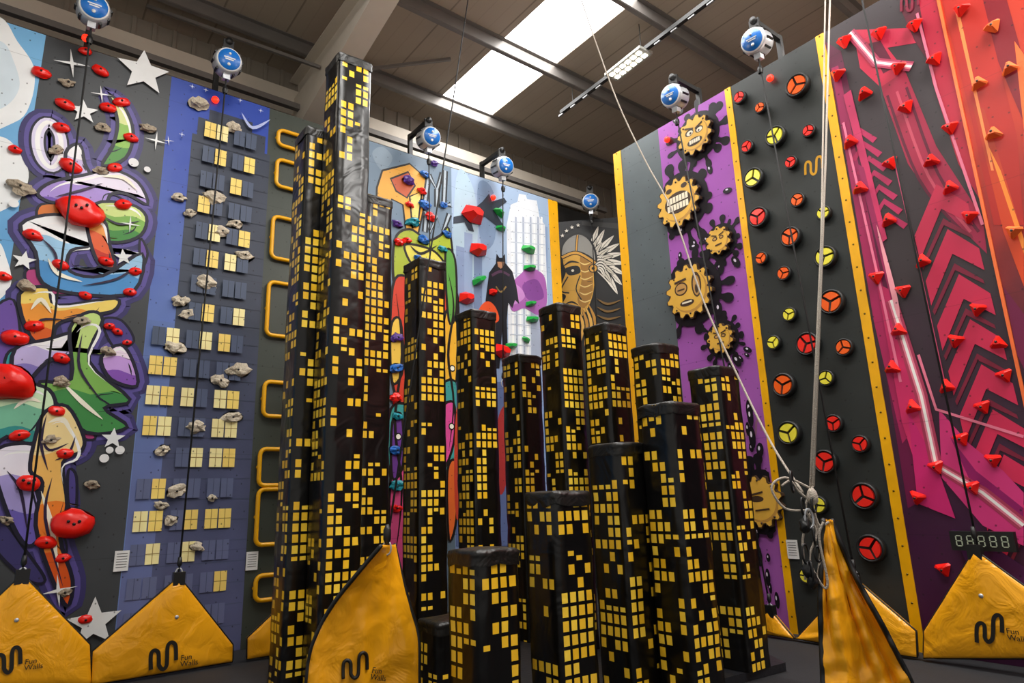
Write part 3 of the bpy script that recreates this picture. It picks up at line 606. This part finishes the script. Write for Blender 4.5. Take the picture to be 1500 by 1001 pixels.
H=[(1237,62),(1288,50),(1340,38),(1408,15),(1370,88),(1315,100),(1227,110),(1268,137),(1328,158),(1435,122),(1392,188),(1247,208),(1305,240),(1364,235),(1455,195),(1393,275),(1420,318),(1303,323),(1260,275),(1353,383),(1485,340),(1284,407),(1323,427),(1432,454),(1316,483),(1400,500),(1462,502),(1307,538),(1388,567),(1472,551),(1338,597),(1440,597),(1409,644),(1372,685),(1455,675),(1425,715),(1344,730),(1383,835),(1455,40),(1480,100)]
rh=random.Random(2)
for x,y in H:
    s_=11.5*WR.mpp(x,y); q=WR.px(x,y,.03); a=rh.choice((0,.3,-.3,3.1,1.2)); X=WR.u*math.cos(a)+Z*math.sin(a); Y=WR.n.cross(X)
    bs=[q+X*(c*s_)+Y*(d*s_) for c,d in((-1,.55),(-.75,.8),(.85,.65),(1,.35),(.1,-.9),(-.2,-.85))]; ap=[q+X*(c*s_)+Y*(d*s_)+WR.n*(s_*.9) for c,d in((-.35,.25),(-.25,.35),(.3,.3),(.35,.2),(.05,-.25),(-.05,-.25))]
    mb.add(bs+ap,[(j,(j+1)%6,6+(j+1)%6,6+j) for j in range(6)]+[tuple(range(6,12)),tuple(range(6))[::-1]],edge if x>1430 and y<400 else red)
    mb.lathe(q+WR.n*s_*.9,WR.n,[(.013,0),(.013,.006)],black,6)
mb.obj('triangular_climbing_holds')
# ------------------------------------------------------------------ timer display
mb=MB(); q=WR.px(1440,793,.15); mb.box(q,.56,.19,.08,black,WR.ax)
dg=simple('led_segment','#a9b29c',.5)
for k in range(5):
    c=q+WR.u*(-.2+k*.1)+WR.n*.043
    for (du,dz,w_,h_) in ((0,.05,.04,.009),(0,0,.04,.009),(0,-.05,.04,.009),(-.025,.025,.009,.04),(.025,.025,.009,.04),(-.025,-.025,.009,.04),(.025,-.025,.009,.04)): mb.box(c+WR.u*du+Z*dz,w_,h_,.006,dg,WR.ax)
mb.box(q-WR.n*.09,.1,.1,.12,black,WR.ax); mb.obj('digital_timer_display')
# small notices
for w,x,y in ((WL,178,822),(WL,369,822),(WR,1161,805)):
    mb=MB(); q=w.px(x,y,.02); mb.box(q,.15,.23,.01,white,w.ax)
    for k in range(6): mb.box(q+Z*(.08-k*.03)+w.n*.006,.11,.007,.002,simple('notice_ink','#555555'),w.ax)
    mb.obj('instruction_sign')
# ------------------------------------------------------------------ auto belays
bluef=simple('blue_label','#1670c8',.35,coat=.3); grey=simple('grey_cast','#b9bcc0',.35,metal=.3); strapm=simple('webbing','#141414',.8); redl=simple('red_lamp','#ff2a14',.4,emit=2)
def belay(w,x,y,end=None,r=.19):
    e=empty('auto_belay'); c=w.px(x,y,.5); ax=(w.n*.93+(CAM-c).normalized()*.3-Z*.1).normalized()
    mb=MB()
    mb.lathe(c-ax*.16,ax,[(r*.6,0),(r*.95,.02),(r,.06),(r,.2),(r*.93,.26),(r*.86,.29)],grey,28)
    for k in range(10):
        a=2*math.pi*k/10; xx=ax.orthogonal().normalized(); yy=ax.cross(xx); mb.box(c+(xx*math.cos(a)+yy*math.sin(a))*r*.98,.03,.03,.16,black,(xx,yy,ax))
    mb.lathe(c+ax*.131,ax,[(r*.86,0),(r*.82,.012),(.001,.012)],white,28); mb.lathe(c+ax*.14,ax,[(r*.78,0),(r*.76,.012),(.001,.012)],bluef,28)
    X=Z.cross(ax).normalized(); Y=ax.cross(X)
    for dy_,w_ in ((.02,.15),(-.005,.11)): mb.box(c+ax*.155+Y*dy_,w_,.014,.004,white,(X,Y,ax))
    mb.lathe(c+ax*.153-Y*.07,ax,[(.022,0),(.022,.004)],white,12); mb.lathe(c+ax*.153+Y*.08,ax,[(.018,0),(.018,.004)],white,12)
    mb.box(c-Z*(r+.03)-ax*.02,.09,.12,.1,grey,(X,ax,Z))
    mb.obj('housing',e); mb=MB()
    back=w.p((c-w.o).dot(w.u),TOPL-.1,0); t=c+Z*(r+.1)-ax*.02
    mb.box(t,.14,.05,.16,black,(X,ax,Z)); mb.lathe(t+Z*.06-ax*.05,ax,[(.05,0),(.05,.1)],black,12)
    b0=Vector((back.x,back.y,t.z+.05))-w.n*.15; mb.beam(t+Z*.05,b0,.07,.07,black); mb.beam(b0+Z*.05,Vector((b0.x+.001,b0.y,TOPL-.6)),.07,.07,black,w.u)
    mb.obj('bracket',e)
    if end is not None:
        mb=MB(); s0=c-Z*(r+.08); mb.tube([s0,s0.lerp(end,.5),end],.011,strapm,6); mb.lathe(s0-Z*.22,Z,[(.03,0),(.04,.05),(.03,.1)],black,10); 
        pts=[end+Vector((0,0,-.02))+X*(.035*math.cos(t_))+Z*(.06*math.sin(t_)) for t_ in [2*math.pi*k/12 for k in range(12)]]; mb.tube(pts,.009,grey,6,True)
        mb.lathe(end+Z*.06,Z,[(.02,0),(.028,.03),(.02,.1)],black,8)
        mb.obj('strap',e)
    return c
ML=Wall((0,8.5,0),(1,0,0),(0,-1,0)); MRW=Wall((7.75,0,0),(0,-1,0),(-1,0,0))
belay(WL,137,15,ML.px(33,838)); belay(WL,333,92,ML.px(262,838)); belay(WL,628,203,WL.px(632,560,.4)); belay(WL,736,245,WL.px(737,560,.4)); 
belay(WC,865,297,WC.px(880,600,.3)); belay(WR,988,142,MRW.px(1128,890)); belay(WR,1108,62,MRW.px(1252,842))
mb=MB(); mb.tube([WR.px(1250,-60,.5),MRW.px(1432,800,.0)],.011,strapm,6); mb.lathe(MRW.px(1428,790),Z,[(.02,0),(.03,.04),(.02,.12)],black,8); mb.obj('belay_strap')
for w,x,y in ((WL,126,57),(WL,315,147),(WR,1129,115),(WR,978,205),(WL,722,290)):
    mb=MB(); q=w.px(x,y,.03); mb.lathe(q,w.n,[(.05,0),(.05,.03),(.035,.05),(.001,.06)],redl,14); mb.obj('finish_button')
# ------------------------------------------------------------------ yellow belay gate mats
ym=vinyl('yellow_vinyl','#f0a616',.4,.28); blk=simple('logo_ink','#14110c',.5)
def text3(parent,txt,org,X,Y,size,m):
    cu=bpy.data.curves.new('lettering','FONT'); cu.body=txt; cu.size=size; cu.extrude=.001; cu.space_line=.8; cu.materials.append(m)
    o=bpy.data.objects.new('lettering',cu); bpy.context.scene.collection.objects.link(o); Zz=X.cross(Y)
    o.matrix_world=Matrix.Translation(org)@Matrix((X,Y,Zz)).transposed().to_4x4(); o.parent=parent
def gate(w,px,lg=None):
    e=empty('belay_gate_mat'); mb=MB(); uv=[w.uv(*p_) for p_ in px]
    uv=[(u,max(.03,z if z>.12 else .03)) for u,z in uv]
    fine=[]
    for i in range(len(uv)):
        a,b=uv[i],uv[(i+1)%len(uv)]; n=8
        for k in range(n): fine.append((a[0]+(b[0]-a[0])*k/n,a[1]+(b[1]-a[1])*k/n))
    cu=sum(a for a,b in fine)/len(fine); cz=sum(b for a,b in fine)/len(fine); K=len(fine); rings=[]
    for sc,off in ((1,-.04),(1.0,.0),(.985,.025),(.93,.04),(.7,.055),(.4,.06),(.1,.06)):
        rings+=[w.p(cu+(a-cu)*sc,cz+(b-cz)*sc,off+(.012*noise.noise(Vector((a*4,b*4,sc*3))) if sc<.99 else 0)) for a,b in fine]
    fs=[]
    for r in range(6):
        for j in range(K): fs.append((r*K+j,r*K+(j+1)%K,(r+1)*K+(j+1)%K,(r+1)*K+j))
    fs.append(tuple(6*K+j for j in range(K))); fs.append(tuple(range(K))[::-1]); mb.add(rings,fs,ym,True)
    mb.tube([w.p(a,b,.0) for a,b in fine],.012,black,6,True)
    ap=max(uv,key=lambda t:t[1]); mb.box(w.p(ap[0],ap[1]-.02,.0),.12,.14,.09,black,w.ax)
    mb.lathe(w.p(ap[0],ap[1]-.42,.055),w.n,[(.02,0),(.02,.012)],grey,12)
    mb.obj('mat_body',e)
    if lg:
        A=Art(w); A.w=Wall(w.o+w.n*.072,w.u,w.n); x,y,s=lg
        for pts in logo_pts(x,y,s): A.sline(smooth([A.w.uv(*p_) for p_ in pts],False),s*.3*w.mpp(x,y),blk)
        A.mb.obj('logo',e)
        text3(e,'Fun\nWalls',A.w.px(x+s*1.4,y+s*.35,.002),w.u,Z,s*.6*w.mpp(x,y),blk)
    return e
gate(ML,[(-95,1012),(-95,960),(33,842),(132,945),(134,1006)],(12,968,17))
gate(ML,[(133,1004),(135,955),(262,845),(341,945),(339,994)],(239,962,18))
gate(ML,[(360,992),(362,935),(420,880),(520,930),(520,985)])
gate(MRW,[(1085,952),(1084,915),(1128,893),(1162,925),(1160,953)])
gate(MRW,[(1165,955),(1166,925),(1250,846),(1342,925),(1343,958)])
gate(MRW,[(1352,958),(1354,925),(1428,806),(1530,880),(1540,965)],(1449,922,18))
# ------------------------------------------------------------------ skyscraper towers
tm=towermat(); capm=vinyl('black_cap_vinyl','#12110f',.5,.4)
S=.38
T=[('C',430,500,198),('A',475,546,93),('B',510,577,292),('D',590,654,383),('E',665,728,456),('F',733,794,520),('G',787,852,447),('H',852,920,476),('I',922,996,505),('J',1005,1083,538),('K',932,1026,590),('L',858,950,648),('M',765,866,718),('N',652,762,801),('O',609,695,903)]
def corners(c,rot,s,z):
    return [Vector((c.x+s*.5*(a*math.cos(rot)-b*math.sin(rot)),c.y+s*.5*(a*math.sin(rot)+b*math.cos(rot)),z)) for a,b in((-1,-1),(1,-1),(1,1),(-1,1))]
rt=random.Random(11)
def tower(L,R,yt,idx,nm):
    rot=rt.uniform(-.05,.05); lo,hi=2.,14.
    for _ in range(40):
        D_=(lo+hi)/2; c=hd((L+R)/2,yt+5,D_); xs=[proj(p)[0] for p in corners(c,rot,S+.02,c.z)]
        if max(xs)-min(xs)>R-L: lo=D_
        else: hi=D_
    build_tower(c.x,c.y,c.z,rot,idx)
def build_tower(x,y,h,rot,idx):
    mb=MB(); ch=.018; hs=S/2
    prof=[(-hs+ch,-hs),(hs-ch,-hs),(hs,-hs+ch),(hs,hs-ch),(hs-ch,hs),(-hs+ch,hs),(-hs,hs-ch),(-hs,-hs+ch)]
    rows=max(4,int((h-.1)/.14)); cr,sr=math.cos(rot),math.sin(rot)
    P_=[];U_=[]
    for i in range(8):
        a,b=prof[i],prof[(i+1)%8]; n=4 if i%2==0 else 1; fi=i//2
        for k in range(n):
            t=k/n; P_.append((a[0]+(b[0]-a[0])*t,a[1]+(b[1]-a[1])*t)); 
            if i%2==0: U_.append((fi*6-.1+4.2*k/n,fi*6-.1+4.2*(k+1)/n))
            else: U_.append((fi*6+4.99,fi*6+4.995))
    K=len(P_); vs=[]; z0=.085; H_=h-z0
    for r in range(rows+1):
        z=z0+H_*r/rows
        for (a,b) in P_:
            q=1+.04*noise.noise(Vector((a*6+idx*5,b*6,z*3.3)))+.02*noise.noise(Vector((a*15+idx,b*15,z*11)))
            vs.append((x+(a*cr-b*sr)*q,y+(a*sr+b*cr)*q,z))
    fs=[];uvs=[]
    for r in range(rows):
        v0=(z0+H_*r/rows)/.1+.37*idx; v1=(z0+H_*(r+1)/rows)/.1+.37*idx
        for j in range(K):
            j2=(j+1)%K; fs.append((r*K+j,r*K+j2,(r+1)*K+j2,(r+1)*K+j)); ua,ub=U_[j]; o_=idx*24; uvs.append([(ua+o_,v0),(ub+o_,v0),(ub+o_,v1),(ua+o_,v1)])
    mb.add(vs,fs,tm,True,uvs)
    def rg(sc,z,j_=0): return [(x+(a*cr-b*sr)*sc*(1+j_*noise.noise(Vector((a*9+idx,b*9,z*5)))),y+(a*sr+b*cr)*sc*(1+j_*noise.noise(Vector((a*9+idx,b*9,z*5)))),z+j_*.3*noise.noise(Vector((a*14,b*14,idx)))) for a,b in P_]
    R_=[rg(1.035,h-.1,.1),rg(1.05,h-.085,.07),rg(1.04,h-.05,.04),rg(1.055,h-.03,.03),rg(1.06,h-.015,.06),rg(1.045,h,.07),rg(.95,h+.012,.03),rg(.5,h+.02,.02),rg(.05,h+.02)]
    vs=[q for r in R_ for q in r]; fs=[(r*K+j,r*K+(j+1)%K,(r+1)*K+(j+1)%K,(r+1)*K+j) for r in range(len(R_)-1) for j in range(K)]+[tuple((len(R_)-1)*K+j for j in range(K))]
    mb.add(vs,fs,capm,True)
    mb.obj('padded_skyscraper_climbing_pillar')
for i,(nm,L,R,yt) in enumerate(T): tower(L,R,yt,i,nm)
# ------------------------------------------------------------------ foreground lifted mats and ropes
def drape(name,rows,D0,D1,fold,seed):
    e=empty(name); mb=MB(); nu=30; pts=[]
    rr=smooth([(a,b,c,d) for a,b,c,d in rows],False,8)
    for i,(xl,yl_,xr,yr) in enumerate(rr):
        t=i/(len(rr)-1)
        for j in range(nu+1):
            s=j/nu; x=xl+(xr-xl)*s; y=yl_+(yr-yl_)*s; D_=D0+(D1-D0)*s
            D_+=fold*min(1,t*2)*(math.sin(s*7+seed+t*2)+.45*math.sin(s*17+t*3+seed*2)+.25*math.sin(s*31-t*5))+fold*.6*noise.noise(Vector((s*5+t*4,t*11,seed)))
            q=hd(x,y,D_); q.z=max(q.z,.02); pts.append(q)
    m_=len(rr); fs=[(i*(nu+1)+j,i*(nu+1)+j+1,(i+1)*(nu+1)+j+1,(i+1)*(nu+1)+j) for i in range(m_-1) for j in range(nu)]
    mb.add(pts,fs,ym,True)
    for ed in ([pts[i*(nu+1)] for i in range(m_)],[pts[i*(nu+1)+nu] for i in range(m_)]): mb.tube(ed,.006,black,6)
    o=mb.obj('mat_body',e); sd=o.modifiers.new('s','SOLIDIFY'); sd.thickness=.02; sd.offset=0
    return e,BVHTree.FromPolygons(pts,fs)
e,bv=drape('lifted_belay_gate_mat',[(558,800,578,798),(520,845,590,850),(485,890,601,890),(458,945,613,935),(449,1000,614,1000),(446,1060,616,1060)],4.9,5.3,.022,.5)
def on(bv,x,y):
    d=ray(x,y).normalized(); h=bv.ray_cast(CAM,d); return h[0]-d*.022 if h[0] is not None else hd(x,y,4.8)
mb=MB(); x,y,s=520,976,17
for pts in logo_pts(x,y,s): mb.tube([on(bv,a,b) for a,b in smooth(pts,False,5)],.013,blk,6)
mb.obj('logo',e)
o_=on(bv,544,986); X_=(on(bv,562,988)-o_).normalized(); Y_=(Z-X_*Z.dot(X_)).normalized(); text3(e,'Fun\nWalls',o_,X_,Y_,.055,blk)
e,bv=drape('lifted_belay_gate_mat',[(1206,762,1218,762),(1203,800,1238,812),(1202,850,1262,862),(1202,900,1290,912),(1204,950,1312,955),(1206,1000,1336,1004),(1208,1060,1350,1060)],4.0,4.05,.05,2.2)
mb=MB(); ropem=simple('grey_rope','#b3a89a',.8,bump=.4,bscale=120)
top=hd(1216,-10,6.3); kn=hd(1191,712,4.0)
mb.tube([top,top.lerp(kn,.5)+Vector((.02,0,0)),kn],.010,ropem,8)
mb.tube([hd(1209,-10,6.3),hd(1203,350,5.1),hd(1187,715,4.02)],.008,ropem,8)
ps=[(850,-5),(872,60),(905,150),(945,235),(985,310),(1030,440),(1085,560),(1130,650),(1176,722)]; n=len(ps)
mb.tube(smooth([tuple(hd(x,y,7.6-3.55*(i/(n-1)))) for i,(x,y) in enumerate(ps)],False,5),.008,ropem,8)
for pp in ([(1191,712),(1180,745),(1196,780),(1186,820),(1206,860),(1212,850),(1200,790),(1206,765)],[(1186,715),(1150,700),(1130,715),(1150,745),(1185,748)],[(1188,735),(1170,720),(1158,705),(1145,712)],[(1190,740),(1200,770),(1214,765)],[(1188,750),(1176,790),(1180,850)],[(1192,750),(1202,800),(1196,856)]):
    mb.tube(smooth([tuple(hd(x,y,4.0-.01*i)) for i,(x,y) in enumerate(pp)],False,5),.007,ropem,8)
mb.lathe(hd(1190,728,3.98)-Z*.05,Z,[(.01,0),(.028,.02),(.032,.05),(.025,.08),(.01,.1)],ropem,10)
for x,y,r,a in ((1185,760,.045,.2),(1192,785,.04,1.2),(1180,812,.045,.5),(1188,838,.05,1.5),(1176,742,.04,.8),(1198,812,.035,.3),(1160,706,.05,1.0),(1192,740,.035,.6)):
    c=hd(x,y,3.96); X=(R0*math.cos(a)+FH*math.sin(a)); mb.tube([c+X*(r*.6*math.cos(t))+Z*(r*1.2*math.sin(t)) for t in [2*math.pi*k/14 for k in range(14)]],.007,grey if int(x)%2 else black,6,True)
for x,y in ((1183,835),(1190,850),(1178,770)): mb.blob(hd(x,y,3.97),.03,.045,.03,black,(R0,Z,-FH),.2,x)
mb.obj('climbing_rope')
mb=MB(); a=hd(567,797,5.1); b_=hz(690,-30,ZR-.1); mb.tube([a,a.lerp(b_,.5),b_],.009,strapm,6)
mb.lathe(a,Z,[(.015,0),(.03,.03),(.03,.1),(.012,.14)],black,8); mb.tube([a+R0*(.03*math.cos(t))+Z*(.05*math.sin(t)-.03) for t in [2*math.pi*k/12 for k in range(12)]],.007,grey,6,True)
mb.obj('belay_strap')
# tower base platform
mb=MB(); pl=simple('platform_vinyl','#1a1b20',.45,bump=.1)
P0=[hz(395,1012,.0),hz(650,1060,.0),hz(980,1030,0),hz(1152,984,0),hz(1000,905,0),hz(640,905,0),hz(400,950,0)]
K=len(P0); mb.add([p_+Z*0.003 for p_ in P0]+[p_+Z*.08 for p_ in P0],[(j,(j+1)%K,K+(j+1)%K,K+j) for j in range(K)]+[tuple(range(K,2*K))],pl); mb.obj('pillar_base_platform')
# ------------------------------------------------------------------ lighting
def area(loc,size,sy,power,col,rot=(0,0,0)):
    l=bpy.data.lights.new('lamp','AREA'); l.shape='RECTANGLE'; l.size=size; l.size_y=sy; l.energy=power; l.color=col
    o=bpy.data.objects.new('rooflight_lamp',l); o.location=loc; o.rotation_euler=rot; bpy.context.scene.collection.objects.link(o); return o
for t,pw in zip(SKY,(190,330,540,480)): area(((t[0]+t[1])/2,(t[2]+t[3])/2,ZR-.02),t[1]-t[0],t[3]-t[2],pw,(1,.97,.92))  # fill lamps set under the visible rooflight and the added ones
# added fill lamps over the hall, some with an added batten
for (x,y) in ((-2,3.5),(2.5,1.5),(5.5,6.2),(8.2,3.6),(0.5,6.6)):
    if (x,y) in ((-2,3.5),(2.5,1.5)):
        mb=MB(); mb.beam((x,y-1,ZR-1.0),(x,y+1,ZR-1.0),.12,.06,white); mb.beam((x,y-.9,ZR-1.04),(x,y+.9,ZR-1.04),.08,.02,led)
        for k in(-.8,.8): mb.beam((x,y+k,ZR-1.0),(x+.001,y+k,ZR),.01,.01,black,Vector((0,1,0)))
        mb.obj('led_batten_light')  # unseen batten bodies added to go with the fill lamps
    l=bpy.data.lights.new('batten_lamp','POINT'); l.energy=48; l.shadow_soft_size=.5; l.color=(1,.92,.8)
    o=bpy.data.objects.new('batten_lamp',l); o.location=(x,y,ZR-2.4); bpy.context.scene.collection.objects.link(o)
w=bpy.data.worlds.new('world'); bpy.context.scene.world=w; w.use_nodes=True; bg=w.node_tree.nodes['Background']; bg.inputs[0].default_value=(1,.96,.9,1); bg.inputs[1].default_value=.56
try:
    bpy.context.scene.view_settings.view_transform='Standard'; bpy.context.scene.view_settings.look='None'
except Exception as ex: print(ex)
